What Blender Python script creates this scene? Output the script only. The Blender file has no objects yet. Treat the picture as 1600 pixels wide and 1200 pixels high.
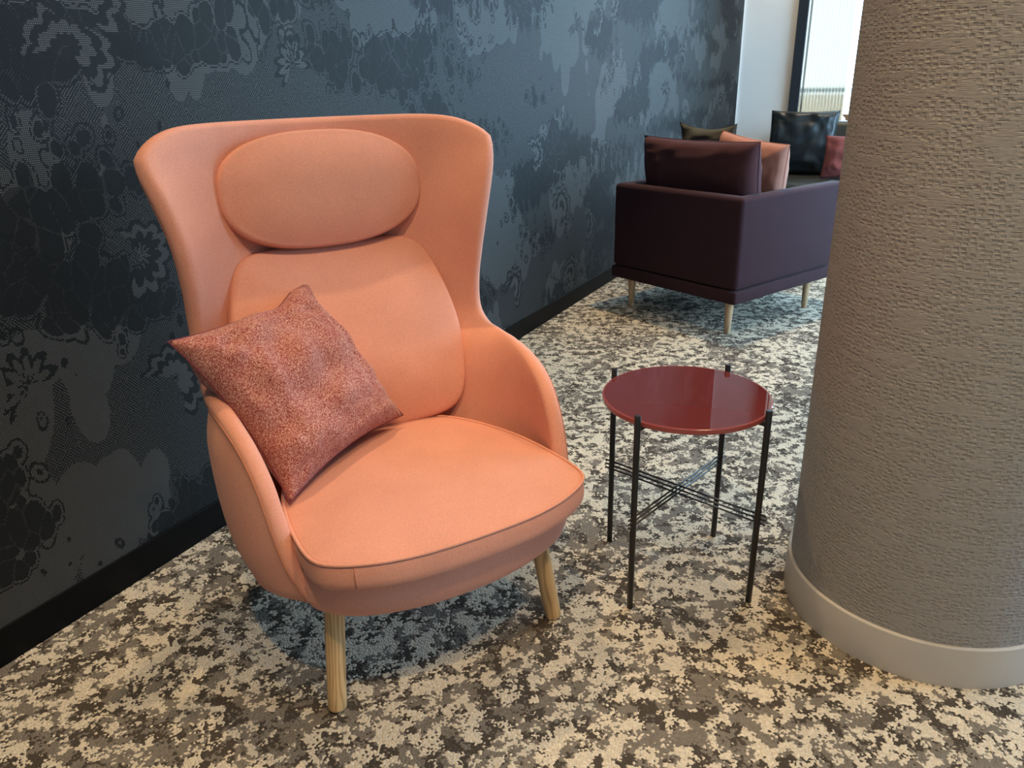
import bpy, bmesh, math, random
from mathutils import Vector, Matrix, noise
random.seed(7)
scene = bpy.context.scene
PI = math.pi

# ------------------------------------------------------------------ camera
F_PX, PITCH, ROLL, CAM_H = 1208.62, 0.3792, -0.0225, 1.2046
cam_data = bpy.data.cameras.new('camera')
cam_data.sensor_fit = 'HORIZONTAL'
cam_data.sensor_width = 36.0
cam_data.lens = F_PX / 1600 * 36.0
cam_data.clip_start = 0.05
cam = bpy.data.objects.new('camera', cam_data)
scene.collection.objects.link(cam)
_cp, _sp = math.cos(PITCH), math.sin(PITCH)
_F = Vector((0, _cp, -_sp)); _R = Vector((1, 0, 0)); _U = _R.cross(_F)
_R2 = math.cos(ROLL) * _R + math.sin(ROLL) * _U
_U2 = -math.sin(ROLL) * _R + math.cos(ROLL) * _U
cam.matrix_world = Matrix(((_R2.x, _U2.x, -_F.x, 0), (_R2.y, _U2.y, -_F.y, 0), (_R2.z, _U2.z, -_F.z, CAM_H), (0, 0, 0, 1)))
scene.camera = cam

# ------------------------------------------------------------------ room frame: s along the dark wall, t away from it
WA, WD = 2.6512, 1.6725
WN = Vector((math.cos(WA), math.sin(WA), 0))
WDIR = Vector((math.sin(WA), -math.cos(WA), 0))
ROOM_ANG = math.atan2(WDIR.y, WDIR.x)
def W(s, t, z):
    v = WDIR * s + WN * (WD - t)
    return Vector((v.x, v.y, z))
S0, S1, T1, HC = -3.2, 7.62, 5.6, 3.60          # room extents
CH_O, CH_A = Vector((-0.144, 1.375, 0)), 0.54   # wing chair: point between its front feet, yaw
def CL(x, y, z):                                # wing chair local (x right, y front, z up) -> world
    c, s = math.cos(CH_A), math.sin(CH_A)
    return Vector((CH_O.x + x * c + y * s, CH_O.y + x * s - y * c, z))

# ------------------------------------------------------------------ world, window portals, ceiling spots and added fill spots, exposure
world = bpy.data.worlds.new('overcast_sky'); scene.world = world
world.use_nodes = True
bg = world.node_tree.nodes['Background']
bg.inputs['Color'].default_value = (0.46, 0.74, 1.0, 1)
bg.inputs['Strength'].default_value = 12.5
def portal(center, normal, w, h):
    d = bpy.data.lights.new('window_portal', 'AREA'); d.shape = 'RECTANGLE'; d.size = w; d.size_y = h
    d.cycles.is_portal = True
    o = bpy.data.objects.new('window_portal', d); scene.collection.objects.link(o)
    o.location = center
    o.rotation_euler = (Vector(normal)).to_track_quat('-Z', 'Y').to_euler()
portal(W(S1 - 0.02, (0.54 + T1) / 2, 2.11), -WDIR, T1 - 0.54, 2.78)
portal(W(4.9, T1 - 0.02, 2.11), WN, 4.8, 2.78)
WARM = (1.0, 0.71, 0.39)
ZL = 3.45
def spot(loc, target, power, angle=70, blend=0.6, radius=0.03, col=WARM):
    d = bpy.data.lights.new('ceiling_or_fill_spot', 'SPOT'); d.energy = power; d.color = col
    d.spot_size = math.radians(angle); d.spot_blend = blend; d.shadow_soft_size = radius
    o = bpy.data.objects.new('ceiling_or_fill_spot', d); scene.collection.objects.link(o)
    o.location = loc
    o.rotation_euler = (Vector(target) - Vector(loc)).to_track_quat('-Z', 'Y').to_euler()
def spot_cl(x, y, tx, ty, power, **k):
    spot(CL(x, y, ZL), CL(tx, ty, 0.4), power, **k)
spot_cl(-0.80, 1.45, -0.05, -0.1, 178, angle=56, radius=0.035)      # over the front left of the wing chair
spot_cl(0.20, -0.92, 0.35, -0.1, 135, angle=64, radius=0.035)      # over the table, behind the chair's right side
spot_cl(0.65, 1.65, 0.2, 0.9, 72, angle=58, radius=0.05)         # over the floor in front
spot(W(2.75, 1.35, ZL), W(2.6, 1.35, 0), 85, angle=62, radius=0.05)
spot(W(4.30, 0.70, ZL), W(4.3, 0.8, 0), 260, angle=52, radius=0.05)
spot(W(6.4, 1.2, ZL), W(6.6, 0.9, 0), 75, angle=62, radius=0.05)
spot(W(6.6, 0.5, ZL), W(7.6, 0.3, 1.2), 90, angle=60, radius=0.05)  # added wash that brightens and neutralises the white back wall, no known fitting
spot(W(0.3, 2.6, ZL), W(0.7, 1.9, 0.3), 120, angle=70, radius=0.05)  # added fill for the chair and floor from the front, no known fitting
scene.view_settings.view_transform = 'Standard'
scene.view_settings.look = 'None'
scene.view_settings.exposure = 0.0
scene.view_settings.gamma = 1.0
scene.view_settings.use_curve_mapping = False
scene.cycles.max_bounces = 7
scene.cycles.diffuse_bounces = 4
scene.cycles.glossy_bounces = 3

# ------------------------------------------------------------------ helpers: materials
class NT:
    def __init__(self, name):
        self.m = bpy.data.materials.new(name); self.m.use_nodes = True
        self.t = self.m.node_tree; self.n = self.t.nodes; self.l = self.t.links
        self.b = self.n['Principled BSDF']; self.out = self.n['Material Output']
    def new(self, kind, **props):
        nd = self.n.new(kind)
        for k, v in props.items(): setattr(nd, k, v)
        return nd
    def link(self, a, b): self.l.new(a, b)
    def setin(self, nd, key, v):
        if hasattr(v, 'is_linked') or isinstance(v, bpy.types.NodeSocket): self.l.new(v, nd.inputs[key])
        else: nd.inputs[key].default_value = v
    def math(self, op, a, b=None, c=None, clamp=False):
        nd = self.new('ShaderNodeMath', operation=op, use_clamp=clamp)
        self.setin(nd, 0, a)
        if b is not None: self.setin(nd, 1, b)
        if c is not None: self.setin(nd, 2, c)
        return nd.outputs[0]
    def vmath(self, op, a, b=None):
        nd = self.new('ShaderNodeVectorMath', operation=op)
        self.setin(nd, 0, a)
        if b is not None: self.setin(nd, 1, b)
        return nd.outputs[0]
    def obj(self): return self.new('ShaderNodeTexCoord').outputs['Object']
    def mapping(self, v, scale=(1, 1, 1), loc=(0, 0, 0), rot=(0, 0, 0)):
        nd = self.new('ShaderNodeMapping'); self.link(v, nd.inputs['Vector'])
        nd.inputs['Scale'].default_value = scale; nd.inputs['Location'].default_value = loc; nd.inputs['Rotation'].default_value = rot
        return nd.outputs[0]
    def noise(self, v, scale, detail=2, rough=0.5, dist=0.0, dim='3D'):
        nd = self.new('ShaderNodeTexNoise', noise_dimensions=dim)
        self.link(v, nd.inputs['Vector'])
        nd.inputs['Scale'].default_value = scale; nd.inputs['Detail'].default_value = detail
        nd.inputs['Roughness'].default_value = rough; nd.inputs['Distortion'].default_value = dist
        return nd.outputs[0]
    def voro(self, v, scale, out='Distance', dim='3D', feature='F1', rnd=1.0):
        nd = self.new('ShaderNodeTexVoronoi', voronoi_dimensions=dim, feature=feature)
        self.link(v, nd.inputs['Vector']); nd.inputs['Scale'].default_value = scale
        nd.inputs['Randomness'].default_value = rnd
        return nd.outputs[out]
    def ramp(self, fac, stops, interp='LINEAR'):
        nd = self.new('ShaderNodeValToRGB'); r = nd.color_ramp; r.interpolation = interp
        while len(r.elements) < len(stops): r.elements.new(0.5)
        for e, (p, c) in zip(r.elements, stops):
            e.position = p; e.color = (*c, 1) if len(c) == 3 else c
        self.link(fac, nd.inputs[0]); return nd.outputs[0]
    def mix(self, fac, a, b):
        nd = self.new('ShaderNodeMix', data_type='RGBA')
        self.setin(nd, 0, fac)
        for k, v in ((6, a), (7, b)):
            if isinstance(v, (tuple, list)): nd.inputs[k].default_value = (*v[:3], 1)
            else: self.link(v, nd.inputs[k])
        return nd.outputs[2]
    def bump(self, h, strength=0.3, dist=0.002):
        nd = self.new('ShaderNodeBump'); nd.inputs['Strength'].default_value = strength; nd.inputs['Distance'].default_value = dist
        self.link(h, nd.inputs['Height']); self.link(nd.outputs[0], self.b.inputs['Normal'])
    def col(self, c):
        if isinstance(c, (tuple, list)): self.b.inputs['Base Color'].default_value = (*c[:3], 1)
        else: self.link(c, self.b.inputs['Base Color'])
    def p(self, **k):
        for key, v in k.items(): self.setin(self.b, key.replace('_', ' '), v)
        return self

def mat_plain(name, col, rough=0.5, metallic=0.0, var=0.06, nscale=30, spec=0.5, bump=0.0):
    m = NT(name); o = m.obj()
    n = m.noise(o, nscale, 3, 0.6)
    lo = tuple(c * (1 - var) for c in col); hi = tuple(min(1, c * (1 + var)) for c in col)
    m.col(m.ramp(n, [(0.3, lo), (0.7, hi)]))
    m.p(Roughness=rough, Metallic=metallic); m.b.inputs['Specular IOR Level'].default_value = spec
    if bump: m.bump(n, bump, 0.001)
    return m.m

def mat_felt(name, col, dark=0.82, scale=420, sheen=0.25, rough=0.9, weave=0.0):
    m = NT(name); o = m.obj()
    f = m.noise(o, scale, 3, 0.7); g = m.noise(o, 9, 3, 0.5)
    mixv = m.math('ADD', m.math('MULTIPLY', f, 0.75), m.math('MULTIPLY', g, 0.25))
    m.col(m.ramp(mixv, [(0.34, tuple(c * dark for c in col)), (0.66, tuple(min(1, c * 1.1) for c in col))]))
    m.p(Roughness=rough); m.b.inputs['Specular IOR Level'].default_value = 0.15
    m.b.inputs['Sheen Weight'].default_value = sheen; m.b.inputs['Sheen Roughness'].default_value = 0.5
    m.b.inputs['Sheen Tint'].default_value = (*[min(1, c * 0.6 + 0.4) for c in col], 1)
    m.bump(f, 0.25, 0.0008)
    return m.m

def mat_melange(name, ca, cb, cc, scale=1.0, rot=0.0):
    m = NT(name); o = m.mapping(m.obj(), rot=(0, 0, rot))
    a = m.noise(m.mapping(o, scale=(230 * scale, 760 * scale, 400 * scale)), 1.0, 1, 0.5)
    b = m.noise(m.mapping(o, scale=(760 * scale, 230 * scale, 400 * scale), loc=(3, 5, 1)), 1.0, 1, 0.5)
    g = m.noise(o, 14, 3, 0.6)
    mx = m.math('MAXIMUM', a, b)
    v = m.math('ADD', m.math('MULTIPLY', mx, 0.95), m.math('MULTIPLY', g, 0.06))
    m.col(m.ramp(v, [(0.47, ca), (0.57, cb), (0.67, cc)]))
    m.p(Roughness=0.9); m.b.inputs['Specular IOR Level'].default_value = 0.15
    m.b.inputs['Sheen Weight'].default_value = 0.15
    m.bump(mx, 0.5, 0.001)
    return m.m

def mat_carpet():
    m = NT('carpet_loop_pile'); o = m.obj()
    cell = m.voro(o, 210, 'Position', '3D')
    n1 = m.noise(cell, 25.0, 6, 0.76, 0.3)
    n2 = m.noise(m.mapping(cell, loc=(7.3, 2.1, 0)), 15.0, 5, 0.70, 0.3)
    n3 = m.noise(m.mapping(cell, loc=(1.3, 9.1, 0)), 5.0, 2, 0.5, 0.5)
    v = m.math('ADD', n1, m.math('MULTIPLY', m.math('SUBTRACT', n3, 0.5), 0.26))
    cream = m.math('GREATER_THAN', v, 0.511)
    grey = m.math('MAXIMUM', m.math('GREATER_THAN', n2, 0.495), m.math('LESS_THAN', v, 0.385))
    vv = m.voro(o, 210, 'Color', '3D')
    rnd = m.new('ShaderNodeSeparateColor'); m.link(vv, rnd.inputs[0])
    shade = m.math('ADD', 0.86, m.math('MULTIPLY', rnd.outputs[0], 0.28))
    base = m.mix(grey, (0.068, 0.056, 0.045), (0.180, 0.158, 0.132))
    c = m.mix(cream, base, (0.58, 0.51, 0.40))
    sc = m.new('ShaderNodeVectorMath', operation='SCALE'); m.link(c, sc.inputs[0]); m.link(shade, sc.inputs['Scale'])
    m.col(sc.outputs[0])
    d = m.voro(o, 210, 'Distance', '3D')
    m.p(Roughness=0.95); m.b.inputs['Specular IOR Level'].default_value = 0.1
    h = m.math('ADD', m.math('SUBTRACT', 1.0, d), m.math('MULTIPLY', cream, 0.25))
    m.bump(h, 0.55, 0.004)
    return m.m

def mat_wallweave():
    """Woven wall covering in the wall's own frame: x along the wall, z up. Three weaves: fine, twill, near black."""
    m = NT('dark_woven_wallcovering'); o = m.obj()
    P = 0.0042
    sn = m.new('ShaderNodeVectorMath', operation='SNAP'); m.link(o, sn.inputs[0]); sn.inputs[1].default_value = (P, 10.0, P)
    q = m.mapping(sn.outputs[0], scale=(1, 0, 1))
    # scalloped cloud and petal zones
    warp = m.new('ShaderNodeTexNoise'); m.link(q, warp.inputs['Vector']); warp.inputs['Scale'].default_value = 5.0; warp.inputs['Detail'].default_value = 1
    wq = m.vmath('ADD', q, m.vmath('MULTIPLY', m.vmath('SUBTRACT', warp.outputs[1], (0.5, 0.5, 0.5)), (0.10, 0.0, 0.10)))
    wq = m.mapping(wq, scale=(1, 0, 1))
    big = m.noise(m.mapping(q, scale=(1.0, 1, 1.5), loc=(0.7, 0, 0.4)), 1.7, 0, 0.5, 0.4)
    big2 = m.noise(m.mapping(q, scale=(0.8, 1, 2.0), loc=(4.1, 0, 8.7)), 1.9, 0.6, 0.5, 0.4)
    sc1 = m.voro(m.mapping(q, scale=(1.3, 1, 0.8)), 7)
    v2 = m.mapping(wq, scale=(1.3, 1, 0.9), loc=(3.3, 0, 1.9))
    sc2 = m.voro(v2, 17)
    edge2 = m.math('LESS_THAN', m.voro(v2, 17, feature='DISTANCE_TO_EDGE'), 0.03)
    A = m.math('ADD', big, m.math('MULTIPLY', sc1, 0.30))
    B = m.math('ADD', big2, m.math('MULTIPLY', sc2, 0.20))
    light = m.math('LESS_THAN', A, 0.63)
    dark1 = m.math('LESS_THAN', m.math('ABSOLUTE', m.math('SUBTRACT', B, 0.580)), 0.008)
    dark2 = m.math('MULTIPLY', m.math('LESS_THAN', B, 0.548), m.math('SUBTRACT', 1.0, m.math('MULTIPLY', edge2, 0.28)))
    # ring shaped blossoms: lobed rings around scattered centres
    fv = m.new('ShaderNodeTexVoronoi', voronoi_dimensions='3D', feature='F1'); m.link(m.mapping(wq, loc=(2.2, 0, 5.1)), fv.inputs['Vector'])
    fv.inputs['Scale'].default_value = 3.1; fv.inputs['Randomness'].default_value = 0.8
    fc = m.new('ShaderNodeSeparateColor'); m.link(fv.outputs['Color'], fc.inputs[0])
    dv = m.new('ShaderNodeSeparateXYZ'); m.link(m.vmath('SUBTRACT', m.mapping(wq, loc=(2.2, 0, 5.1)), fv.outputs['Position']), dv.inputs[0])
    th = m.math('ADD', m.math('ARCTAN2', dv.outputs[2], dv.outputs[0]), m.math('MULTIPLY', fc.outputs[1], 6.28))
    rr = m.math('MULTIPLY', fv.outputs['Distance'], m.math('SUBTRACT', 1.15, m.math('MULTIPLY', m.math('ABSOLUTE', m.math('SINE', m.math('MULTIPLY', th, 5.5))), 0.17)))
    half = m.math('GREATER_THAN', m.math('SINE', th), -0.55)          # open at one side
    on = m.math('MULTIPLY', m.math('GREATER_THAN', fc.outputs[0], 0.42), half)
    ringA = m.math('LESS_THAN', m.math('ABSOLUTE', m.math('SUBTRACT', rr, 0.33)), 0.018)
    ringB = m.math('LESS_THAN', m.math('ABSOLUTE', m.math('SUBTRACT', rr, 0.235)), 0.030)
    core = m.math('LESS_THAN', rr, 0.13)
    flower = m.math('MULTIPLY', on, m.math('MAXIMUM', core, m.math('MAXIMUM', ringA, ringB)))
    inside = m.math('MULTIPLY', on, m.math('LESS_THAN', rr, 0.33))
    light = m.math('MAXIMUM', light, inside)
    dark2 = m.math('MULTIPLY', dark2, m.math('SUBTRACT', 1.0, inside))
    dark = m.math('MAXIMUM', m.math('MAXIMUM', dark1, dark2), flower)
    # threads
    sep = m.new('ShaderNodeSeparateXYZ'); m.link(o, sep.inputs[0]); X, Z = sep.outputs[0], sep.outputs[2]
    k = 2 * PI / P
    row = m.math('FLOOR', m.math('DIVIDE', Z, P))
    xs = m.math('ADD', m.math('MULTIPLY', X, k), m.math('MULTIPLY', row, PI))
    fine = m.math('MULTIPLY', m.math('ADD', 0.5, m.math('MULTIPLY', 0.5, m.math('SINE', xs))),
                  m.math('ADD', 0.5, m.math('MULTIPLY', 0.5, m.math('SINE', m.math('MULTIPLY', Z, k)))))
    k2 = 2 * PI / 0.0085
    hc = m.new('ShaderNodeSeparateColor'); m.link(m.voro(m.mapping(sn.outputs[0], scale=(1, 0, 1)), 60, 'Color'), hc.inputs[0])
    zig = m.math('MULTIPLY', X, m.math('SUBTRACT', m.math('MULTIPLY', m.math('GREATER_THAN', hc.outputs[0], 0.5), 2.0), 1.0))
    tw = m.math('SINE', m.math('MULTIPLY', m.math('ADD', Z, m.math('MULTIPLY', zig, 1.1)), k2))
    nz = m.noise(m.mapping(sn.outputs[0], scale=(170, 0, 170)), 1.0, 0, 0.5)
    twill = m.math('MULTIPLY', m.math('GREATER_THAN', m.math('ADD', tw, m.math('MULTIPLY', m.math('SUBTRACT', nz, 0.5), 2.2)), 0.05),
                   m.math('ADD', 0.25, m.math('MULTIPLY', 0.75, m.math('ADD', 0.5, m.math('MULTIPLY', 0.5, m.math('SINE', m.math('MULTIPLY', Z, k)))))))
    amt = m.math('ADD', m.math('MULTIPLY', light, m.math('ADD', 0.04, m.math('MULTIPLY', fine, 1.5))),
                 m.math('MULTIPLY', m.math('SUBTRACT', 1.0, light), m.math('MULTIPLY', twill, 0.58)))
    amt = m.math('MULTIPLY', amt, m.math('SUBTRACT', 1.0, m.math('MULTIPLY', dark, 0.93)))
    m.col(m.mix(amt, (0.0025, 0.0027, 0.0029), (0.115, 0.114, 0.110)))
    rgh = m.math('SUBTRACT', 0.72, m.math('MULTIPLY', amt, 0.22))
    m.p(Roughness=rgh); m.b.inputs['Specular IOR Level'].default_value = 0.28
    m.bump(amt, 0.35, 0.0015)
    return m.m

def mat_column():
    m = NT('embossed_taupe_wallcovering'); o = m.obj()
    # wrap: angle*radius, z
    sep = m.new('ShaderNodeSeparateXYZ'); m.link(o, sep.inputs[0])
    ang = m.math('MULTIPLY', m.math('ARCTAN2', sep.outputs[1], sep.outputs[0]), 0.291)
    cmb = m.new('ShaderNodeCombineXYZ'); m.link(ang, cmb.inputs[0]); m.link(sep.outputs[2], cmb.inputs[1])
    v = cmb.outputs[0]
    wob = v
    vo = m.new('ShaderNodeTexVoronoi', voronoi_dimensions='2D', feature='F1', distance='CHEBYCHEV')
    m.link(m.mapping(wob, scale=(78, 118, 1)), vo.inputs['Vector']); vo.inputs['Scale'].default_value = 1.0
    vo.inputs['Randomness'].default_value = 0.62
    def sstep(x, a, b):
        nd = m.new('ShaderNodeMapRange', interpolation_type='SMOOTHSTEP'); m.link(x, nd.inputs[0])
        nd.inputs[1].default_value = a; nd.inputs[2].default_value = b; return nd.outputs[0]
    pit = sstep(vo.outputs['Distance'], 0.42, 0.20)
    zone = sstep(m.noise(m.mapping(v, scale=(3, 10, 1)), 4.0, 3, 0.6), 0.40, 0.52)
    wv = m.voro(m.mapping(v, scale=(110, 60, 1)), 1.0, 'Distance', '2D')
    fib = m.noise(m.mapping(v, scale=(60, 420, 1), rot=(0, 0, 0.25)), 1.0, 2, 0.6)
    lines = sstep(m.noise(m.mapping(v, scale=(10, 220, 1)), 1.0, 2, 0.5), 0.52, 0.66)
    h = m.math('ADD', m.math('MULTIPLY', m.math('MULTIPLY', pit, zone), -1.0), m.math('MULTIPLY', wv, 0.35))
    h = m.math('ADD', h, m.math('MULTIPLY', fib, 0.5)); h = m.math('SUBTRACT', h, m.math('MULTIPLY', lines, 0.15))
    c = m.ramp(fib, [(0.3, (0.268, 0.262, 0.260)), (0.72, (0.352, 0.346, 0.346))])
    c = m.mix(m.math('MULTIPLY', m.math('MULTIPLY', pit, zone), 0.10), c, (0.10, 0.085, 0.07))  # pits tinted darker: shade of the emboss put into the colour
    m.col(c); m.p(Roughness=0.62); m.b.inputs['Specular IOR Level'].default_value = 0.35
    m.bump(h, 0.55, 0.003)
    return m.m

def mat_wood(name='ash_wood', dark=(0.40, 0.235, 0.10), light=(0.62, 0.41, 0.20)):
    m = NT(name); o = m.obj()
    d = m.noise(m.mapping(o, scale=(9, 9, 2.0)), 1.0, 2, 0.5)
    st = m.mapping(o, scale=(26, 26, 3.0))
    w = m.new('ShaderNodeTexWave', wave_type='BANDS', bands_direction='X')
    m.link(st, w.inputs['Vector']); w.inputs['Scale'].default_value = 1.5; w.inputs['Distortion'].default_value = 12.5
    w.inputs['Detail'].default_value = 2; w.inputs['Detail Scale'].default_value = 0.8
    f = m.noise(m.mapping(o, scale=(500, 500, 20)), 1.0, 2, 0.6)
    v = m.math('ADD', m.math('MULTIPLY', w.outputs[1], 0.7), m.math('MULTIPLY', f, 0.35))
    m.col(m.ramp(v, [(0.15, dark), (0.45, light), (0.95, tuple(min(1, c * 1.1) for c in light))]))
    m.p(Roughness=0.5)
    return m.m

def mat_glass_clear():
    m = NT('clear_window_glass')
    tr = m.new('ShaderNodeBsdfTransparent'); gl = m.new('ShaderNodeBsdfGlossy'); gl.inputs['Roughness'].default_value = 0.02
    fr = m.new('ShaderNodeFresnel'); fr.inputs[0].default_value = 1.3
    mx = m.new('ShaderNodeMixShader'); m.link(fr.outputs[0], mx.inputs[0]); m.link(tr.outputs[0], mx.inputs[1]); m.link(gl.outputs[0], mx.inputs[2])
    m.link(mx.outputs[0], m.out.inputs[0]); return m.m
def mat_glass_fluted():
    m = NT('fluted_glass')
    m.p(Roughness=0.08, IOR=1.45); m.b.inputs['Transmission Weight'].default_value = 1.0
    m.col((0.168, 0.122, 0.086))
    return m.m

M = {
    'carpet': mat_carpet(), 'weave': mat_wallweave(), 'column': mat_column(),
    'coral': mat_felt('coral_wool_felt', (0.70, 0.315, 0.225)),
    'coral_seam': mat_felt('coral_seam_thread', (0.50, 0.20, 0.125)),
    'ash': mat_wood(),
    'melange': mat_melange('red_beige_melange', (0.20, 0.035, 0.035), (0.40, 0.13, 0.105), (0.60, 0.37, 0.30)),
    'melange_seam': mat_felt('dark_red_seam', (0.20, 0.04, 0.05)),
    'black_metal': mat_plain('black_powder_coated_steel', (0.012, 0.012, 0.013), 0.38),
    'white_paint': mat_plain('white_wall_paint', (0.86, 0.86, 0.85), 0.7, var=0.01, nscale=4),
    'ceiling_paint': mat_plain('ceiling_paint', (0.78, 0.78, 0.77), 0.8, var=0.01, nscale=4),
    'base_black': mat_plain('black_skirting', (0.003, 0.003, 0.003), 0.5, spec=0.12),
    'column_base': mat_plain('satin_cream_metal', (0.47, 0.455, 0.435), 0.35, var=0.03, nscale=6),
    'frame_dark': mat_plain('dark_window_frame', (0.022, 0.027, 0.034), 0.4),
    'aubergine': mat_felt('aubergine_wool', (0.046, 0.020, 0.027), sheen=0.12),
    'aubergine_c': mat_felt('aubergine_cushion', (0.085, 0.032, 0.036), sheen=0.15),
    'pink': mat_felt('salmon_cushion', (0.50, 0.225, 0.165)),
    'olive': mat_felt('olive_grey_cushion', (0.085, 0.080, 0.062)),
    'leather': mat_plain('dark_olive_leather', (0.060, 0.052, 0.038), 0.42, var=0.15, nscale=60, bump=0.1),
    'leather_blk': mat_plain('black_leather', (0.018, 0.024, 0.028), 0.36, var=0.15, nscale=60, bump=0.1),
    'red': mat_felt('brick_red_cushion', (0.36, 0.095, 0.080)),
    'oak': mat_wood('light_oak', (0.42, 0.26, 0.14), (0.60, 0.40, 0.235)),
    'terracotta': mat_plain('terracotta', (0.50, 0.30, 0.19), 0.8),
    'glass': mat_glass_clear(), 'fluted': mat_glass_fluted(),
    'concrete': mat_plain('pale_terrace_concrete', (0.86, 0.79, 0.69), 0.9, nscale=3),
    'steel': mat_plain('grey_rail', (0.33, 0.38, 0.40), 0.4),
}
def mat_tabletop():
    m = NT('burgundy_back_painted_glass'); m.col((0.115, 0.020, 0.019)); m.p(Roughness=0.30); m.b.inputs['Specular IOR Level'].default_value = 0.0
    m.b.inputs['Coat Weight'].default_value = 1.0; m.b.inputs['Coat Roughness'].default_value = 0.015; m.b.inputs['Coat IOR'].default_value = 1.48
    return m.m
def mat_tabledge():
    m = NT('burgundy_glass_edge'); m.col((0.26, 0.055, 0.055)); m.p(Roughness=0.12)
    m.b.inputs['Coat Weight'].default_value = 0.6
    return m.m
M['table_glass'] = mat_tabletop(); M['table_edge'] = mat_tabledge()

# ------------------------------------------------------------------ helpers: objects
def link(o, parent=None):
    scene.collection.objects.link(o)
    if parent is not None: o.parent = parent
    return o
def tag(o, label=None, cat=None, group=None, kind=None):
    if label: o['label'] = label
    if cat: o['category'] = cat
    if group: o['group'] = group
    if kind: o['kind'] = kind
    return o
def empty(name, loc, rz=0.0):
    o = bpy.data.objects.new(name, None); o.empty_display_size = 0.05
    o.location = loc; o.rotation_euler = (0, 0, rz)
    return link(o)
def mesh_obj(name, verts, faces, mat, parent=None, smooth=True, bevel=0, subsurf=0, origin=None, mats=None, fmat=None):
    me = bpy.data.meshes.new(name)
    if origin is not None: verts = [Vector(v) - Vector(origin) for v in verts]
    me.from_pydata([tuple(v) for v in verts], [], faces)
    bm = bmesh.new(); bm.from_mesh(me); bmesh.ops.recalc_face_normals(bm, faces=bm.faces); bm.to_mesh(me); bm.free()
    for mm in (mats or [mat]): me.materials.append(mm)
    if fmat:
        for i, k in fmat.items(): me.polygons[i].material_index = k
    for pl in me.polygons: pl.use_smooth = smooth
    o = bpy.data.objects.new(name, me)
    link(o, parent)
    if origin is not None: o.location = origin
    if bevel:
        b = o.modifiers.new('bevel', 'BEVEL'); b.width = bevel; b.segments = 3; b.limit_method = 'ANGLE'; b.angle_limit = math.radians(35)
    if subsurf:
        s = o.modifiers.new('subdivision', 'SUBSURF'); s.levels = subsurf; s.render_levels = subsurf
    return o
BOXF = [(0, 3, 2, 1), (4, 5, 6, 7), (0, 1, 5, 4), (1, 2, 6, 5), (2, 3, 7, 6), (3, 0, 4, 7)]
def boxv(x0, x1, y0, y1, z0, z1, f=None):
    v = [(x0, y0, z0), (x1, y0, z0), (x1, y1, z0), (x0, y1, z0), (x0, y0, z1), (x1, y0, z1), (x1, y1, z1), (x0, y1, z1)]
    return [Vector(f(*p)) if f else Vector(p) for p in v]
def boxes(name, lst, mat, parent=None, bevel=0, f=None, smooth=False, origin=None):
    vs, fs = [], []
    for b in lst:
        n = len(vs); vs += boxv(*b, f=f); fs += [tuple(i + n for i in q) for q in BOXF]
    return mesh_obj(name, vs, fs, mat, parent, smooth=smooth, bevel=bevel, origin=origin)
def catmull(pts, n, closed=False):
    pts = [Vector(p) for p in pts]; N = len(pts)
    def seg(i, t):
        if closed: a, b, c, d = pts[(i - 1) % N], pts[i % N], pts[(i + 1) % N], pts[(i + 2) % N]
        else:
            b, c = pts[i], pts[min(i + 1, N - 1)]
            a = pts[i - 1] if i > 0 else b * 2 - c
            d = pts[i + 2] if i + 2 < N else c * 2 - b
        return 0.5 * ((2 * b) + (c - a) * t + (2 * a - 5 * b + 4 * c - d) * t * t + (3 * b - a - 3 * c + d) * t ** 3)
    segs = N if closed else N - 1
    dense = [seg(i, k / 20) for i in range(segs) for k in range(20)]
    if not closed: dense.append(pts[-1])
    else: dense.append(pts[0])
    L = [0]
    for i in range(1, len(dense)): L.append(L[-1] + (dense[i] - dense[i - 1]).length)
    out = []; j = 0
    cnt = n if closed else n - 1
    for k in range(n):
        d = L[-1] * k / cnt
        while j < len(L) - 2 and L[j + 1] < d: j += 1
        u = (d - L[j]) / max(1e-9, L[j + 1] - L[j])
        out.append(dense[j].lerp(dense[j + 1], min(1, max(0, u))))
    return out
def tube_geo(pts, radius, closed=False, sides=8, caps=True):
    pts = [Vector(p) for p in pts]; N = len(pts)
    rad = radius if isinstance(radius, (list, tuple)) else [radius] * N
    vs, fs = [], []
    T = []
    for i in range(N):
        a = pts[i - 1] if (i > 0 or closed) else pts[i]; b = pts[(i + 1) % N] if (i < N - 1 or closed) else pts[i]
        T.append((b - a).normalized())
    ref = Vector((0, 0, 1)) if abs(T[0].z) < 0.9 else Vector((1, 0, 0))
    nrm = (ref - T[0] * ref.dot(T[0])).normalized()
    for i in range(N):
        nrm = (nrm - T[i] * nrm.dot(T[i])).normalized(); bn = T[i].cross(nrm)
        for k in range(sides):
            a = 2 * PI * k / sides
            vs.append(pts[i] + (nrm * math.cos(a) + bn * math.sin(a)) * rad[i])
    for i in range(N if closed else N - 1):
        j = (i + 1) % N
        for k in range(sides):
            fs.append((i * sides + k, i * sides + (k + 1) % sides, j * sides + (k + 1) % sides, j * sides + k))
    if caps and not closed:
        fs.append(tuple(range(sides))); fs.append(tuple((N - 1) * sides + k for k in range(sides)))
    return vs, fs
def tube(name, pts, radius, mat, parent=None, closed=False, sides=8, origin=None):
    vs, fs = tube_geo(pts, radius, closed, sides)
    return mesh_obj(name, vs, fs, mat, parent, origin=origin)
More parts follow.
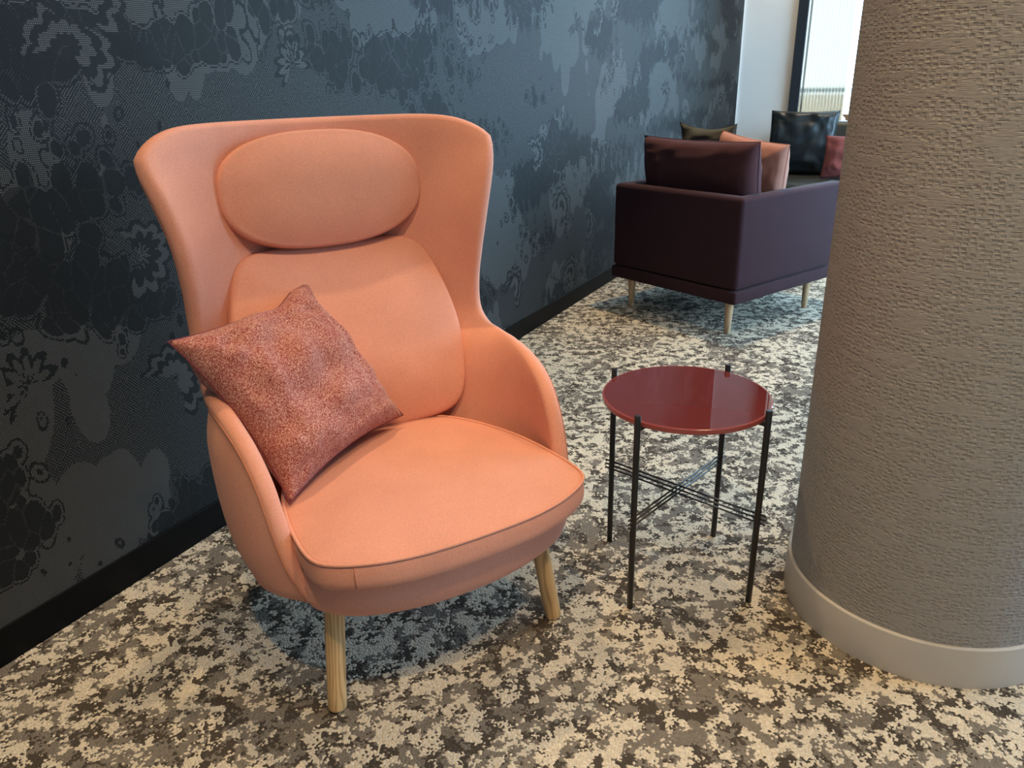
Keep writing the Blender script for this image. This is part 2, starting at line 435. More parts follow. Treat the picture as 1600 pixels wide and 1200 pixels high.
def round_leg(name, a, b, ra, rb, mat, parent, end_round=True, sides=20):
    """turned leg from top a to foot b, softly rounded foot; local frame along z so the grain runs along it"""
    a, b = Vector(a), Vector(b); L = (a - b).length
    prof = [(0.0, 0.55), (0.06, 0.80), (0.18, 0.95), (0.4, 1.0)] if end_round else [(0.0, 0.97), (0.05, 1.0)]
    zs, rs = [], []
    for k, m_ in prof: zs.append(k * rb); rs.append(rb * m_)
    for k in range(1, 9):
        u = k / 8; zs.append(0.4 * rb + (L - 0.4 * rb) * u); rs.append(rb + (ra - rb) * u)
    vs, fs = [], []
    for z, r in zip(zs, rs):
        for i in range(sides):
            an = 2 * PI * i / sides; vs.append((r * math.cos(an), r * math.sin(an), z))
    for j in range(len(zs) - 1):
        for i in range(sides):
            fs.append((j * sides + i, j * sides + (i + 1) % sides, (j + 1) * sides + (i + 1) % sides, (j + 1) * sides + i))
    fs.append(tuple(range(sides))); fs.append(tuple((len(zs) - 1) * sides + i for i in range(sides)))
    o = mesh_obj(name, vs, fs, mat, parent)
    o.location = b; o.rotation_euler = (a - b).to_track_quat('Z', 'Y').to_euler()
    return o
def puff(name, outline, levels, place, mat, parent=None, centre=None, fold=0.0, seed=0):
    """upholstered block: one outline scaled through levels (scale, height) from top middle to bottom middle"""
    n = len(outline)
    cx = sum(p[0] for p in outline) / n; cy = sum(p[1] for p in outline) / n
    if centre: cx, cy = centre
    vs = [place(cx, cy, levels[0][1])]; fs = []
    for sc, h in levels:
        for (a, b) in outline: vs.append(place(cx + (a - cx) * sc, cy + (b - cy) * sc, h))
    for i in range(n): fs.append((0, 1 + i, 1 + (i + 1) % n))
    for j in range(len(levels) - 1):
        o0 = 1 + j * n; o1 = o0 + n
        for i in range(n): fs.append((o0 + i, o0 + (i + 1) % n, o1 + (i + 1) % n, o1 + i))
    vs.append(place(cx, cy, levels[-1][1])); last = len(vs) - 1; o0 = 1 + (len(levels) - 1) * n
    for i in range(n): fs.append((last, o0 + (i + 1) % n, o0 + i))
    return mesh_obj(name, vs, fs, mat, parent)
def soft_pillow(name, w, h, t, mat, seam_mat, mw, pinch=0.09, wrinkle=0.012, seed=0, n=36, gusset=0.0, parent=None, shape=None, full=0.5):
    """stuffed cushion in its own frame (x width, y height, z thickness), origin at centre; edge seam as a child"""
    vs, fs, idx = [], [], {}
    def pos(u, v, side):
        e = pinch
        x = w / 2 * u * (1 - e * (1 - v * v) * abs(u) ** 2)
        y = h / 2 * v * (1 - e * (1 - u * u) * abs(v) ** 2)
        pu = max(0.0, 1 - abs(u) ** 2.6); pv = max(0.0, 1 - abs(v) ** 2.6)
        prof = (pu * pv) ** full
        z = side * (t / 2 * prof + gusset / 2)
        p = Vector((x * 4.0 / max(w, h), y * 4.0 / max(w, h), side * 1.7 + seed * 3.1))
        edge = 1 - (1 - abs(u)) * (1 - abs(v))
        # folds that radiate from the corners and edges
        r = noise.noise(Vector((p.x * 1.3, p.y * 1.3, p.z))) * 0.8
        d = noise.noise(Vector((u * abs(u) * 5 + seed, v * abs(v) * 5, p.z * 2))) * edge ** 2
        z += wrinkle * (r + 0.9 * d) * (prof if abs(u) < 1 and abs(v) < 1 else 0) * side
        if shape: return Vector(shape(u, v, x, y, z))
        return Vector((x, y, z))
    for side in (1, -1):
        for j in range(n + 1):
            for i in range(n + 1):
                u, v = -1 + 2 * i / n, -1 + 2 * j / n
                edge = i in (0, n) or j in (0, n)
                if side == -1 and edge and gusset == 0: idx[(side, i, j)] = idx[(1, i, j)]; continue
                idx[(side, i, j)] = len(vs); vs.append(pos(u, v, side))
        for j in range(n):
            for i in range(n):
                fs.append((idx[(side, i, j)], idx[(side, i + 1, j)], idx[(side, i + 1, j + 1)], idx[(side, i, j + 1)]))
    ring = [(i, 0) for i in range(n)] + [(n, j) for j in range(n)] + [(i, n) for i in range(n, 0, -1)] + [(0, j) for j in range(n, 0, -1)]
    if gusset:
        for k in range(len(ring)):
            a, b = ring[k], ring[(k + 1) % len(ring)]
            fs.append((idx[(1, *a)], idx[(1, *b)], idx[(-1, *b)], idx[(-1, *a)]))
    o = mesh_obj(name, vs, fs, mat, parent)
    o.matrix_world = mw
    sides = (1, -1) if gusset else (1,)
    for sd in sides:
        tube('seam', [vs[idx[(sd, *r)]] for r in ring], 0.0016, seam_mat, o, closed=True, sides=6)
    return o
def frame_mat(origin, xa, ya):
    xa = Vector(xa).normalized(); ya = Vector(ya); ya = (ya - xa * ya.dot(xa)).normalized(); za = xa.cross(ya)
    return Matrix(((xa.x, ya.x, za.x, origin[0]), (xa.y, ya.y, za.y, origin[1]), (xa.z, ya.z, za.z, origin[2]), (0, 0, 0, 1)))

# ================================================================== THE SETTING
# floor (mesh in world axes)
tag(mesh_obj('floor', [W(S0, 0, 0), W(S0, T1, 0), W(S1, T1, 0), W(S1, 0, 0), W(S0, 0, -.1), W(S0, T1, -.1), W(S1, T1, -.1), W(S1, 0, -.1)],
    BOXF, M['carpet'], smooth=False), 'cream, brown and grey mottled loop pile carpet', kind='structure')
def room_obj(name, lst, mat, parent=None, bevel=0, kind='structure', label=None):
    """boxes in room axes (x = s, y = -t from the dark wall, z), object rotated into place"""
    o = boxes(name, lst, mat, parent, bevel=bevel)
    if parent is None:
        o.location = W(0, 0, 0); o.rotation_euler = (0, 0, ROOM_ANG); tag(o, label, kind=kind)
    return o
# local y in room axes: +y is to the left of WDIR; the room lies at negative y
room_obj('wall_left', [(S0, S1 - 0.012, 0.0, 0.15, 0.0, HC)], M['weave'], label='dark wall clad in black and grey floral woven covering')
room_obj('baseboard_left', [(S0, S1 - 0.05, -0.006, 0.001, 0.0, 0.0895)], M['base_black'], bevel=0.002, label='black skirting along the dark wall')
room_obj('wall_back', [(S1, S1 + 0.15, -0.46, 0.15, 0, HC), (S1, S1 + 0.15, -T1, -0.46, 0, 0.72), (S1, S1 + 0.15, -T1, -0.46, 3.50, HC)], M['white_paint'], label='white painted back wall beside the window')
room_obj('wall_right', [(S0, S1, -T1 - 0.15, -T1, 0, 0.72), (S0, S1, -T1 - 0.15, -T1, 3.50, HC), (S0, 2.5, -T1 - 0.15, -T1, 0.72, 3.50), (7.3, S1, -T1 - 0.15, -T1, 0.72, 3.50)], M['white_paint'], label='white wall with a window strip')
room_obj('wall_front', [(S0 - 0.15, S0, -T1, 0.15, 0, HC)], M['white_paint'], label='white wall behind the camera')
room_obj('ceiling', [(S0, S1 + 0.15, -T1 - 0.15, 0.15, HC, HC + 0.1)], M['ceiling_paint'], label='white ceiling')
room_obj('trim_1', [(S1 - 0.012, S1 - 0.001, -0.004, 0.02, 0, HC)], M['white_paint'], label='thin pale edge strip where the dark wall ends')
# window strip behind the far sofa
def window(name, along, label):
    o = empty(name, W(0, 0, 0), ROOM_ANG); tag(o, label, kind='structure'); return o
w1 = window('window_1', 's', 'bright window with a dark frame and a fluted glass pane')
boxes('frame_post', [(S1 - 0.05, S1 + 0.06, -0.545, -0.462, 0.0, HC - 0.001)], M['frame_dark'], w1, bevel=0.004)
for tt in (2.2, 3.5, 4.8):
    boxes('frame_post', [(S1 - 0.02, S1 + 0.06, -tt - 0.03, -tt + 0.03, 0.72, 3.50)], M['frame_dark'], w1, bevel=0.004)
boxes('window_sill', [(S1 - 0.22, S1 + 0.06, -T1 + 0.01, -0.546, 0.70, 0.735)], M['white_paint'], w1, bevel=0.004)
edges = [0.94, 2.17, 2.23, 3.47, 3.53, 4.77, 4.83, T1 - 0.01]
for a_, b_ in zip(edges[::2], edges[1::2]):
    boxes('pane', [(S1 + 0.02, S1 + 0.026, -b_, -a_, 0.736, 3.50)], M['glass'], w1)
# fluted pane: half-round flutes on one face
def fluted_pane(t0, t1, z0, z1, s0, pitch):
    nf = round((t1 - t0) / pitch); vs, fs = [], []
    prof = []
    for k in range(nf):
        for q in range(6):
            u = (k + q / 6) * pitch; prof.append((t0 + u, 0.004 + 0.0085 * math.sin(PI * q / 6)))
    prof.append((t1, 0.004))
    for (t, d) in prof:
        for z in (z0, z1): vs.append((s0 - d, -t, z))
        for z in (z0, z1): vs.append((s0 + 0.002, -t, z))
    n = len(prof)
    for i in range(n - 1):
        a, b = 4 * i, 4 * (i + 1)
        fs += [(a, b, b + 1, a + 1), (a + 2, a + 3, b + 3, b + 2), (a, a + 2, b + 2, b), (a + 1, b + 1, b + 3, a + 3)]
    fs += [(0, 1, 3, 2), (4 * n - 4, 4 * n - 2, 4 * n - 1, 4 * n - 3)]
    return mesh_obj('fluted_pane', vs, fs, M['fluted'], w1, smooth=False)
fluted_pane(0.546, 0.912, 0.736, 3.50, S1 - 0.01, 0.0263)
w2 = window('window_2', 't', 'window strip in the side wall')
for ss in (2.5, 4.1, 5.7, 7.3):
    boxes('frame_post', [(ss - 0.03, ss + 0.03, -T1 - 0.06, -T1 + 0.02, 0.72, 3.50)], M['frame_dark'], w2, bevel=0.004)
for ss in (2.5, 4.1, 5.7):
    boxes('pane', [(ss + 0.03, ss + 1.57, -T1 - 0.03, -T1 - 0.024, 0.72, 3.50)], M['glass'], w2)
# terrace outside
room_obj('terrace', [(S1 + 0.16, S1 + 12, -T1 - 12, 6, -0.25, -0.15), (S0, S1 + 0.16, -T1 - 12, -T1 - 0.16, -0.25, -0.15)], M['concrete'], label='pale terrace outside the windows')
room_obj('parapet', [(S1 + 2.2, S1 + 2.4, -T1 - 3, 5, -0.15, 0.93)], M['concrete'], label='pale parapet outside the window')
room_obj('terrace_rail', [(S1 + 2.27, S1 + 2.32, -T1 - 3, 5, 0.955, 1.0)] + [(S1 + 2.28, S1 + 2.31, -k, -k + 0.03, 0.93, 0.956) for k in (-3, -1.5, 0, 1.5, 3, 4.5)], M['steel'], label='grey rail on the parapet outside')

# column
COL = Vector((0.965, 1.549, 0))
def lathe(name, prof, mat, parent, loc, seg=96, smooth=True):
    vs, fs = [], []
    for r, z in prof:
        for i in range(seg):
            a = 2 * PI * i / seg; vs.append((r * math.cos(a), r * math.sin(a), z))
    for j in range(len(prof) - 1):
        for i in range(seg):
            fs.append((j * seg + i, j * seg + (i + 1) % seg, (j + 1) * seg + (i + 1) % seg, (j + 1) * seg + i))
    fs.append(tuple(range(seg))); fs.append(tuple((len(prof) - 1) * seg + i for i in range(seg)))
    o = mesh_obj(name, vs, fs, mat, parent, smooth=smooth); o.location = loc
    return o
def autosmooth(o, ang=40):
    me = o.data
    bm = bmesh.new(); bm.from_mesh(me)
    for e in bm.edges:
        if len(e.link_faces) == 2 and e.calc_face_angle(0) > math.radians(ang): e.smooth = False
    bm.to_mesh(me); bm.free()
col = lathe('column', [(0.2905, 0.02), (0.2905, HC)], M['column'], None, COL); autosmooth(col)
tag(col, 'thick round column wrapped in embossed taupe covering', kind='structure')
cb = lathe('column_base', [(0.299, 0.0), (0.299, 0.0965), (0.2985, 0.0982), (0.297, 0.099), (0.291, 0.099)], M['column_base'], col, (0, 0, 0)); autosmooth(cb, 50)
cb['label'] = 'cream metal skirting ring around the column foot'

# ================================================================== WING CHAIR
chair = empty('wing_chair', CH_O, CH_A)
chair.scale = (1, 1, 1)
tag(chair, 'coral wool wing armchair with headrest cushion and ash legs', 'armchair')
def K(x, y, z): return Vector((x, -y, z))       # chair design coords (y forward) -> chair object coords
RIM = [(.301, .0, .280), (.326, -.024, .355), (.337, -.052, .432), (.344, -.088, .500), (.353, -.140, .548), (.362, -.210, .575),
       (.366, -.291, .583), (.363, -.37, .583), (.358, -.432, .596), (.354, -.477, .645), (.354, -.478, .728), (.357, -.456, .814),
       (.367, -.440, .903), (.386, -.446, .985), (.397, -.464, 1.030), (.398, -.478, 1.058)]
CEN = [(-.42, .240), (-.465, .29), (-.500, .335), (-.525, .375), (-.545, .41), (-.560, .445), (-.575, .485), (-.588, .53), (-.600, .58), (-.615, .64),
       (-.635, .72), (-.648, .81), (-.655, .90), (-.659, .985), (-.661, 1.05), (-.662, 1.110)]
NR, NC, TH = 56, 64, 0.036
rim = catmull(RIM, NR); 
cenv = []
# centre curve sampled with the same parameter as the rim (nearest control-point parameter)
def param_of(k):
    # arc-length parameter of rim sample k in control index units
    return k
_dense_r = catmull(RIM, 400)
_ctrl_len = []
for c in RIM:
    _ctrl_len.append(min(range(400), key=lambda i: (_dense_r[i] - Vector(c)).length) / 399)
def cen_at(u):
    for i in range(len(_ctrl_len) - 1):
        if u <= _ctrl_len[i + 1] or i == len(_ctrl_len) - 2:
            f = (u - _ctrl_len[i]) / max(1e-6, _ctrl_len[i + 1] - _ctrl_len[i]); f = min(1, max(0, f))
            return (CEN[i][0] + (CEN[i + 1][0] - CEN[i][0]) * f, CEN[i][1] + (CEN[i + 1][1] - CEN[i][1]) * f)
cens = [cen_at(k / (NR - 1)) for k in range(NR)]
for _ in range(3):
    cens = [cens[0]] + [tuple((cens[i - 1][q] + 2 * cens[i][q] + cens[i + 1][q]) / 4 for q in (0, 1)) for i in range(1, NR - 1)] + [cens[-1]]
def section(rx, ry, rz, yc, zc, topw, bulge=0.0):
    ratio = max(0.05, (ry - yc) / rx); pm = 2 * math.atan(ratio)
    pm = min(pm, math.radians(118))
    row = []
    for i in range(NC + 1):
        u = -1 + 2 * i / NC; ph = u * pm
        x = rx * math.sin(ph) / math.sin(pm)
        w = (1 - math.cos(ph)) / (1 - math.cos(pm))
        y = yc + (ry - yc) * w
        s = abs(u) ** (2.0 + 6.0 * topw)
        bl = bulge * max(0.0, math.sin(PI * max(0.0, (abs(u) - 0.25) / 0.75) ** 1.25))
        row.append(Vector((x + math.copysign(bl, u), y, zc + (rz - zc) * s)))
    return row
rows, inner = [], []
r0 = rim[0]
under = [(0.55, 0.225), (0.86, 0.232), (0.965, 0.250)]
base_row = section(r0.x, r0.y, r0.z, cens[0][0], cens[0][1], 0, 0.045)
base_in = section(r0.x, r0.y, r0.z, cens[0][0], cens[0][1], 0, 0)
for sc, zz in under:
    for dst, src in ((rows, base_row), (inner, base_in)): dst.append([Vector((v.x * sc, -0.16 + (v.y + 0.16) * sc, zz + (v.z - 0.24) * 0.55)) for v in src])
NU = len(under)
for k in range(NR):
    r = rim[k]; u = k / (NR - 1)
    tw_ = max(0, (u - 0.82) / 0.18) ** 1.5
    dp = min(1.0, max(0.0, (r.y - cens[k][0] - 0.10) / 0.28)) if r.z < 0.75 else 0.0
    rows.append(section(r.x, r.y, r.z, cens[k][0], cens[k][1], tw_, 0.047 * dp * dp * (3 - 2 * dp)))
    inner.append(section(r.x, r.y, r.z, cens[k][0], cens[k][1], tw_, 0.0))
NRT = len(rows)
def gnorm(j, i):
    a = inner[j][max(0, i - 1)]; b = inner[j][min(NC, i + 1)]; c = inner[max(0, j - 1)][i]; d = inner[min(NRT - 1, j + 1)][i]
    n = (b - a).cross(d - c)
    return n.normalized() if n.length > 1e-9 else Vector((0, -1, 0))
nrm = [[gnorm(j, i) for i in range(NC + 1)] for j in range(NRT)]
mid = nrm[NRT // 2][NC // 2]
sgn = 1 if mid.y < 0 else -1          # outward = towards the back
for j in range(NRT):
    for i in range(NC + 1): nrm[j][i] *= sgn
# smooth normals
for _ in range(4):
    nn = [[None] * (NC + 1) for _ in range(NRT)]
    for j in range(NRT):
        for i in range(NC + 1):
            s = nrm[j][i] * 2
            for dj, di in ((1, 0), (-1, 0), (0, 1), (0, -1)):
                jj, ii = j + dj, i + di
                if 0 <= jj < NRT and 0 <= ii <= NC: s = s + nrm[jj][ii]
            nn[j][i] = s.normalized()
    nrm = nn
vs, fs = [], []
out_i = [[0] * (NC + 1) for _ in range(NRT)]; in_i = [[0] * (NC + 1) for _ in range(NRT)]
for j in range(NRT):
    for i in range(NC + 1):
        out_i[j][i] = len(vs); vs.append(rows[j][i])
for j in range(NRT):
    for i in range(NC + 1):
        in_i[j][i] = len(vs); vs.append(inner[j][i] - nrm[j][i] * TH)
for j in range(NRT - 1):
    for i in range(NC):
        fs.append((out_i[j][i], out_i[j][i + 1], out_i[j + 1][i + 1], out_i[j + 1][i]))
        fs.append((in_i[j][i], in_i[j + 1][i], in_i[j + 1][i + 1], in_i[j][i + 1]))
loop = [(j, 0) for j in range(NRT)] + [(NRT - 1, i) for i in range(1, NC + 1)] + [(j, NC) for j in range(NRT - 2, -1, -1)]
def edge_raw(k):
    j, i = loop[k]; (ja, ia), (jb, ib) = loop[max(0, k - 1)], loop[min(len(loop) - 1, k + 1)]
    t = (inner[jb][ib] - inner[ja][ia]).normalized()
    return t.cross(nrm[j][i]).normalized()
_kt = NRT + NC // 2                                  # middle of the top edge: outward is up
_es = 1 if edge_raw(_kt).z > 0 else -1
def edge_dir(k): return edge_raw(k) * _es
NS = 6
strip = []
for k, (j, i) in enumerate(loop):
    d = edge_dir(k); n = nrm[j][i]; c = rows[j][i] - n * (TH / 2)
    ln = [out_i[j][i]]
    for q in range(1, NS):
        a = PI * q / NS
        ln.append(len(vs)); vs.append(c + n * (TH / 2 * math.cos(a)) + d * (TH * 0.36 * math.sin(a)))
    ln.append(in_i[j][i]); strip.append(ln)
for k in range(len(strip) - 1):
    for q in range(NS): fs.append((strip[k][q], strip[k][q + 1], strip[k + 1][q + 1], strip[k + 1][q]))
shell_pts = [Vector(v) for v in vs]
shell = mesh_obj('shell', [K(*v) for v in vs], fs, M['coral'], chair)
# stitched seam along the outer side of the rim
seam = []
for k, (j, i) in enumerate(loop):
    if j < NU: continue
    d = edge_dir(k); n = nrm[j][i]; seam.append(K(*(rows[j][i] + d * (TH * 0.06) + n * 0.0006)))
tube('rim_seam', seam, 0.0013, M['coral_seam'], shell, sides=6)
# base block with the front rail
half = [(0, .128), (.06, .126), (.12, .117), (.18, .101), (.235, .077), (.275, .046), (.298, .010), (.302, -.04), (.296, -.12), (.275, -.22), (.235, -.32), (.16, -.41), (.08, -.45), (0, -.46)]
def closed_outline(half, n=96):
    full = [Vector((a, b, 0)) for a, b in half] + [Vector((-a, b, 0)) for a, b in half[-2:0:-1]]
    return [(p.x, p.y) for p in catmull(full, n, closed=True)]
ol = closed_outline(half)
seat_base = puff('seat_base', ol, [(0.5, .375), (0.93, .372), (.955, .366), (.972, .352), (.986, .335), (1.0, .310), (.992, .284), (.972, .266), (.92, .250), (.8, .243), (.4, .240)], lambda a, b, h: K(a, b, h), M['coral'], chair)
# seat cushion
half = [(0, .163), (.07, .161), (.13, .155), (.19, .141), (.24, .120), (.272, .100), (.291, .078), (.299, .045), (.300, 0), (.297, -.05), (.290, -.11), (.276, -.18), (.250, -.255), (.215, -.325), (.16, -.385), (.08, -.41), (0, -.415)]
ol = closed_outline(half, 120)
def seatz(r): return .410 + .030 * (1 - r ** 2.4)
lev = [(r, seatz(r)) for r in (.08, .2, .35, .5, .63, .75, .85, .93, .975)] + [(1.0, .4095), (1.005, .404), (1.009, .390), (1.010, .374), (1.003, .361), (.983, .353), (.95, .350), (.6, .349)]
seatc = puff('seat_cushion', ol, lev, lambda a, b, h: K(a, b, h), M['coral'], chair, centre=(0, -.12))
tube('piping', [K(-.0 + a * 1.003, -.12 + (b + .12) * 1.003, .4105) for a, b in ol], 0.0034, M['coral'], seatc, closed=True)
# short stitched joint in the boxing
for xx, yy in ((-.238, .1235),):
    tube('boxing_seam', [K(xx, yy, .408), K(xx - .001, yy + .002, .385), K(xx, yy, .36)], 0.0012, M['coral_seam'], seatc, sides=6)
# back cushion
half = [(0, 0), (.10, .0), (.17, .004), (.222, .018), (.252, .055), (.270, .12), (.278, .20), (.275, .27), (.263, .34), (.246, .400), (.228, .438), (.196, .462), (.14, .472), (.07, .475), (0, .476)]
ol = closed_outline(half, 110)
LU, LN = Vector((0, -.42, .907)), Vector((0, .907, .42))
def back_place(a, b, h):
    p = Vector((0, -.388, .405)) + Vector((a, 0, 0)) + LU * b + LN * (h + 0.5 * a * a)
    return K(*p)
lev = [(r, .052 * (1 - r ** 2.6) + .012) for r in (.08, .25, .42, .57, .70, .80, .88, .94)] + [(.975, .0155), (.993, .009), (1.0, .0), (1.0, -.012), (.985, -.03), (.9, -.042), (.5, -.045)]
backc = puff('back_cushion', ol, lev, back_place, M['coral'], chair, centre=(0, .22))
tube('piping', [back_place(a * 1.001, .22 + (b - .22) * 1.001, -.008) for a, b in ol], 0.0026, M['coral_seam'], backc, closed=True)
# headrest
ol = []
for k in range(110):
    a = 2 * PI * k / 110; e = 2 / 2.4
    ol.append((.243 * math.copysign(abs(math.cos(a)) ** e, math.cos(a)), .133 * math.copysign(abs(math.sin(a)) ** e, math.sin(a))))
HU, HN = Vector((0, -.14, .99)), Vector((0, .99, .14))
def head_place(a, b, h):
    return K(*(Vector((0, -.572, .967)) + Vector((a, 0, 0)) + HU * b + HN * (h + 0.32 * a * a)))
lev = [(r, .040 * (1 - r ** 2.6) + .014) for r in (.08, .25, .42, .57, .70, .80, .88, .94)] + [(.975, .018), (.993, .010), (1.0, .0), (1.0, -.008), (.985, -.022), (.9, -.03), (.5, -.032)]
headc = puff('headrest_cushion', ol, lev, head_place, M['coral'], chair, centre=(0, 0))
tube('piping', [head_place(a * 1.001, b * 1.001, -.006) for a, b in ol], 0.0024, M['coral_seam'], headc, closed=True)
# legs and crossbars
for sx in (-1, 1):
    round_leg('leg', K(sx * .238, -.030, .262), K(sx * .269, .0, .0), .0205, .0195, M['ash'], chair)
    round_leg('leg', K(sx * .205, -.400, .262), K(sx * .262, -.520, .0), .0205, .0195, M['ash'], chair)
def beam(name, a, b, w, h, mat, parent):
    a, b = Vector(a), Vector(b); L = (b - a).length
    o = boxes(name, [(-w / 2, w / 2, -h / 2, h / 2, 0, L)], mat, parent, bevel=0.004)
    o.location = a; o.rotation_euler = (b - a).to_track_quat('Z', 'Y').to_euler(); return o
beam('crossbar', K(-.232, -.040, .226), K(.205, -.40, .226), .034, .044, M['ash'], chair)
beam('crossbar', K(.232, -.040, .226), K(-.205, -.40, .226), .034, .044, M['ash'], chair)

# ================================================================== THROW PILLOW ON THE CHAIR
c4 = [CL(-.412, -.322, .734), CL(-.083, -.519, .766), CL(.057, -.334, .459), CL(-.272, -.137, .427)]
pc = (c4[0] + c4[1] + c4[2] + c4[3]) / 4
xa = (c4[1] + c4[2] - c4[0] - c4[3]); ya = (c4[0] + c4[1] - c4[2] - c4[3])
def slump(u, v, x, y, z):
    # left edge sags over the arm, lower corner kinks
    z -= 0.012 * max(0, -u) ** 2 * (1 - v * v)
    x += 0.012 * (1 - v * v) * max(0, -u) ** 3
    z += (0.007 * math.sin(v * 8.0 + 0.6) + 0.005 * math.sin(v * 15.0 + u * 4)) * max(0, -u) ** 3 * (1 - u * u) ** 0.5 * 1.6
    y -= 0.016 * max(0, v) ** 4 * math.exp(-((u - 0.35) / 0.28) ** 2)
    return (x, y, z)
tp = soft_pillow('throw_pillow', 0.395, 0.395, 0.15, M['melange'], M['melange_seam'], frame_mat(pc, xa, ya), pinch=0.11, wrinkle=0.03, seed=3, n=48, shape=slump)
tag(tp, 'red and beige melange throw pillow leaning in the coral wing chair', 'pillow')

# ================================================================== SIDE TABLE
TC, TA = Vector((0.4125, 1.6919, 0)), -0.7428
table = empty('side_table', TC, TA)
tag(table, 'round burgundy glass side table on four thin black legs', 'table')
TR, TZ = 0.1975, 0.4935
prof = [(0.10, TZ - .013), (TR - .0015, TZ - .013), (TR, TZ - .0115), (TR, TZ - .0018), (TR - .0018, TZ), (TR - .004, TZ), (0.1, TZ)]
top = lathe('tabletop', prof, M['table_glass'], table, (0, 0, 0), seg=128)
top.data.materials.append(M['table_edge'])
for pl in top.data.polygons:
    c = pl.center
    if math.hypot(c.x, c.y) > TR - 0.0032 and len(pl.vertices) == 4: pl.material_index = 1
autosmooth(top, 30)
for k in range(4):
    a = k * PI / 2; cx_, cy_ = .206 * math.cos(a), .206 * math.sin(a)
    leg = tube('leg', [(cx_, cy_, 0.0), (cx_, cy_, .0015), (cx_, cy_, .508), (cx_, cy_, .510)], [.0062, .0074, .0074, .0062], M['black_metal'], table, sides=16); autosmooth(leg, 40)
    tube('bracket', [(cx_ * 0.97, cy_ * 0.97, .4745), (cx_ * .80, cy_ * .80, .4745)], .0055, M['black_metal'], table, sides=10)
for g in (0, 1):
    a = g * PI / 2; d = Vector((math.cos(a), math.sin(a), 0)); n_ = Vector((-d.y, d.x, 0))
    for q in (-1, 0, 1):
        z = .236 + q * .0112 + (.0056 if g else 0)
        off = n_ * (0.0)
        tube('stretcher_rod', [d * -.226 + Vector((0, 0, z)) + off, d * .226 + Vector((0, 0, z)) + off], .0023, M['black_metal'], table, sides=10)

# ================================================================== AUBERGINE ARMCHAIR
SA, STH = Vector((1.068, 3.553, 0)), 2.234
DL = Vector((math.cos(STH), math.sin(STH), 0)); DR = Vector((DL.y, -DL.x, 0))
sofa = empty('lounge_armchair', SA, STH - PI / 2)       # local x = DR (depth), y = DL (width)
tag(sofa, 'boxy aubergine lounge armchair seen from behind on oak legs', 'armchair')
SW, SD = .824, .86
boxes('base_frame', [(0.0, SD, 0.0, SW, .162, .226)], M['aubergine'], sofa, bevel=.012, smooth=True)
def prism(name, poly, z0, z1, mat, parent, bevel):
    n = len(poly); v = [(x, y, z0) for x, y in poly] + [(x, y, z1) for x, y in poly]
    f = [tuple(range(n))[::-1], tuple(range(n, 2 * n))] + [(i, (i + 1) % n, n + (i + 1) % n, n + i) for i in range(n)]
    return mesh_obj(name, v, f, mat, parent, bevel=bevel)
prism('backrest_and_arms', [(.004, .004), (SD - .004, .004), (SD - .004, .080), (.088, .080), (.088, SW - .080), (SD - .004, SW - .080), (SD - .004, SW - .004), (.004, SW - .004)], .229, .665, M['aubergine'], sofa, .022)
boxes('seat_cushion', [(.086, SD + .01, .081, SW - .081, .229, .40)], M['aubergine'], sofa, bevel=.03, smooth=True)
for (lx, ly) in ((.055, .068), (.055, SW - .11), (.725, .068), (.725, SW - .11)):
    ox = 0.022 if lx < .4 else -0.022
    round_leg('leg', (lx, ly, .165), (lx, ly, 0.0), .0215, .014, M['oak'], sofa, end_round=False)
def in_sofa(l, r, z): return SA + DL * l + DR * r + Vector((0, 0, z))
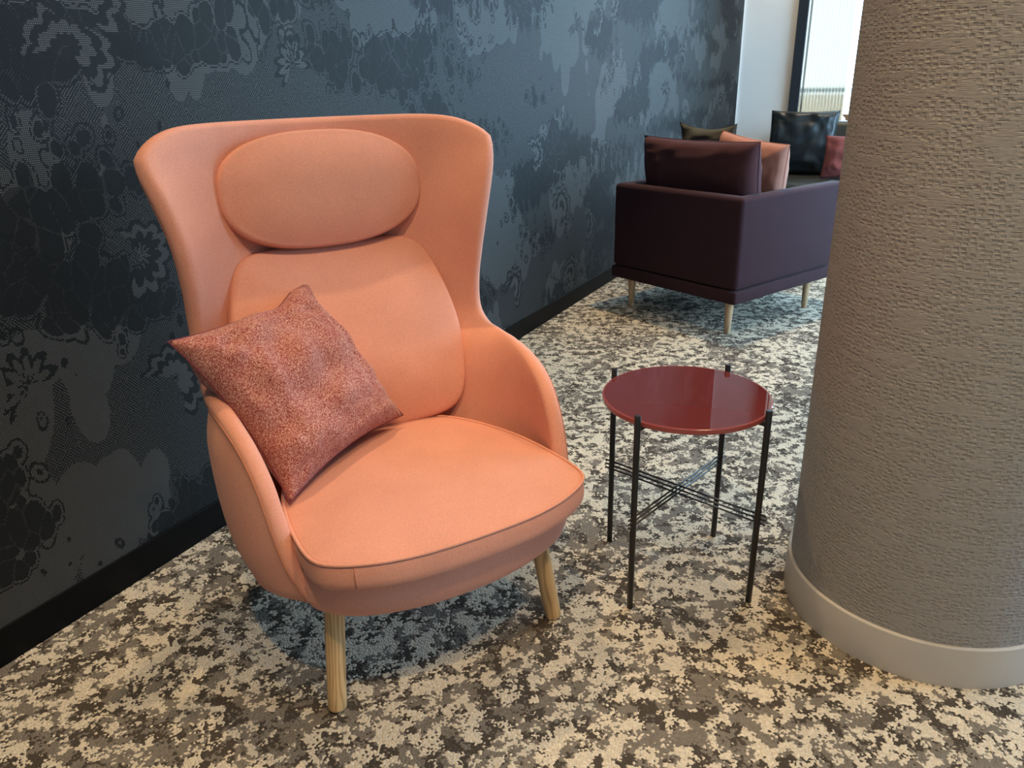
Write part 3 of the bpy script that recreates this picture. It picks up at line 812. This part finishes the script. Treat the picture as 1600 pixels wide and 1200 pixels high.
# the cushions in it
mc = soft_pillow('sofa_cushion', .71, .50, .20, M['aubergine_c'], M['aubergine'], frame_mat(in_sofa(.405, .200, .652), -DL, Vector((0, 0, 1)) - DR * .16), pinch=.045, wrinkle=.022, seed=8, full=0.34)
tag(mc, 'wide aubergine cushion against the back of the boxy armchair', 'cushion')
pk = soft_pillow('seat_pillow', .40, .50, .17, M['pink'], M['coral_seam'], frame_mat(in_sofa(.262, .41, .655), -DL + Vector((0, 0, -.13)), Vector((0, 0, 1)) - DR * .16), pinch=.05, wrinkle=.022, seed=14, full=0.36)
tag(pk, 'salmon pink pillow behind the wide aubergine cushion', 'pillow')
dk = soft_pillow('scatter_pillow', .38, .44, .13, M['olive'], M['leather'], frame_mat(in_sofa(.615, .53, .735), -DL, Vector((0, 0, 1)) - DR * .20), pinch=.16, wrinkle=.025, seed=21)
tag(dk, 'small olive grey pillow peeking above the aubergine cushion', 'pillow')

# ================================================================== FAR LEATHER SOFA
fs_ = empty('leather_sofa', W(0, 0, 0), ROOM_ANG)
tag(fs_, 'dark olive leather sofa under the bright window', 'sofa')
boxes('base_frame', [(6.18, 7.18, -2.45, -0.42, .16, .26)], M['leather'], fs_, bevel=.02, smooth=True)
for k in range(2):
    y1 = -0.53 - k * .92
    boxes('seat_cushion', [(6.14, 6.96, y1 - .915, y1, .26, .415)], M['leather'], fs_, bevel=.04, smooth=True)
    boxes('back_cushion', [(6.93, 7.10, y1 - .915, y1, .40, .815)], M['leather'], fs_, bevel=.05, smooth=True)
boxes('backrest', [(7.10, 7.19, -2.45, -0.42, .26, .76)], M['leather'], fs_, bevel=.03, smooth=True)
for y0 in (-0.53, -2.45):
    boxes('arm', [(6.20, 7.12, y0, y0 + .11, .26, .58)], M['leather_blk'], fs_, bevel=.04, smooth=True)
for lx in (6.26, 7.08):
    for ly in (-0.5, -2.36): round_leg('leg', (lx, ly, .165), (lx, ly, 0), .02, .014, M['oak'], fs_, end_round=False)
RX = -WN   # room local -y direction (increasing t)
lp = soft_pillow('leather_cushion', .52, .50, .17, M['leather_blk'], M['leather'], frame_mat(W(6.82, .712, .655), RX, Vector((0, 0, 1)) + WDIR * .25), pinch=.05, wrinkle=.03, seed=31, full=0.4)
tag(lp, 'big blue black leather cushion on the far sofa', 'cushion')
rp = soft_pillow('red_pillow', .40, .32, .11, M['red'], M['melange_seam'], frame_mat(W(6.60, 1.115, .575), RX, Vector((0, 0, 1)) + WDIR * .3), pinch=.06, wrinkle=.022, seed=37)
tag(rp, 'small brick red pillow leaning on the far sofa', 'pillow')
# pot on the sill
pt = lathe('flower_pot', [(.035, .0), (.045, .004), (.058, .075), (.080, .095), (.082, .103), (.074, .104), (.052, .08), (.03, .03)], M['terracotta'], None, W(7.52, 1.005, .735), seg=40)
tag(pt, 'small flared terracotta pot on the window sill', 'pot')
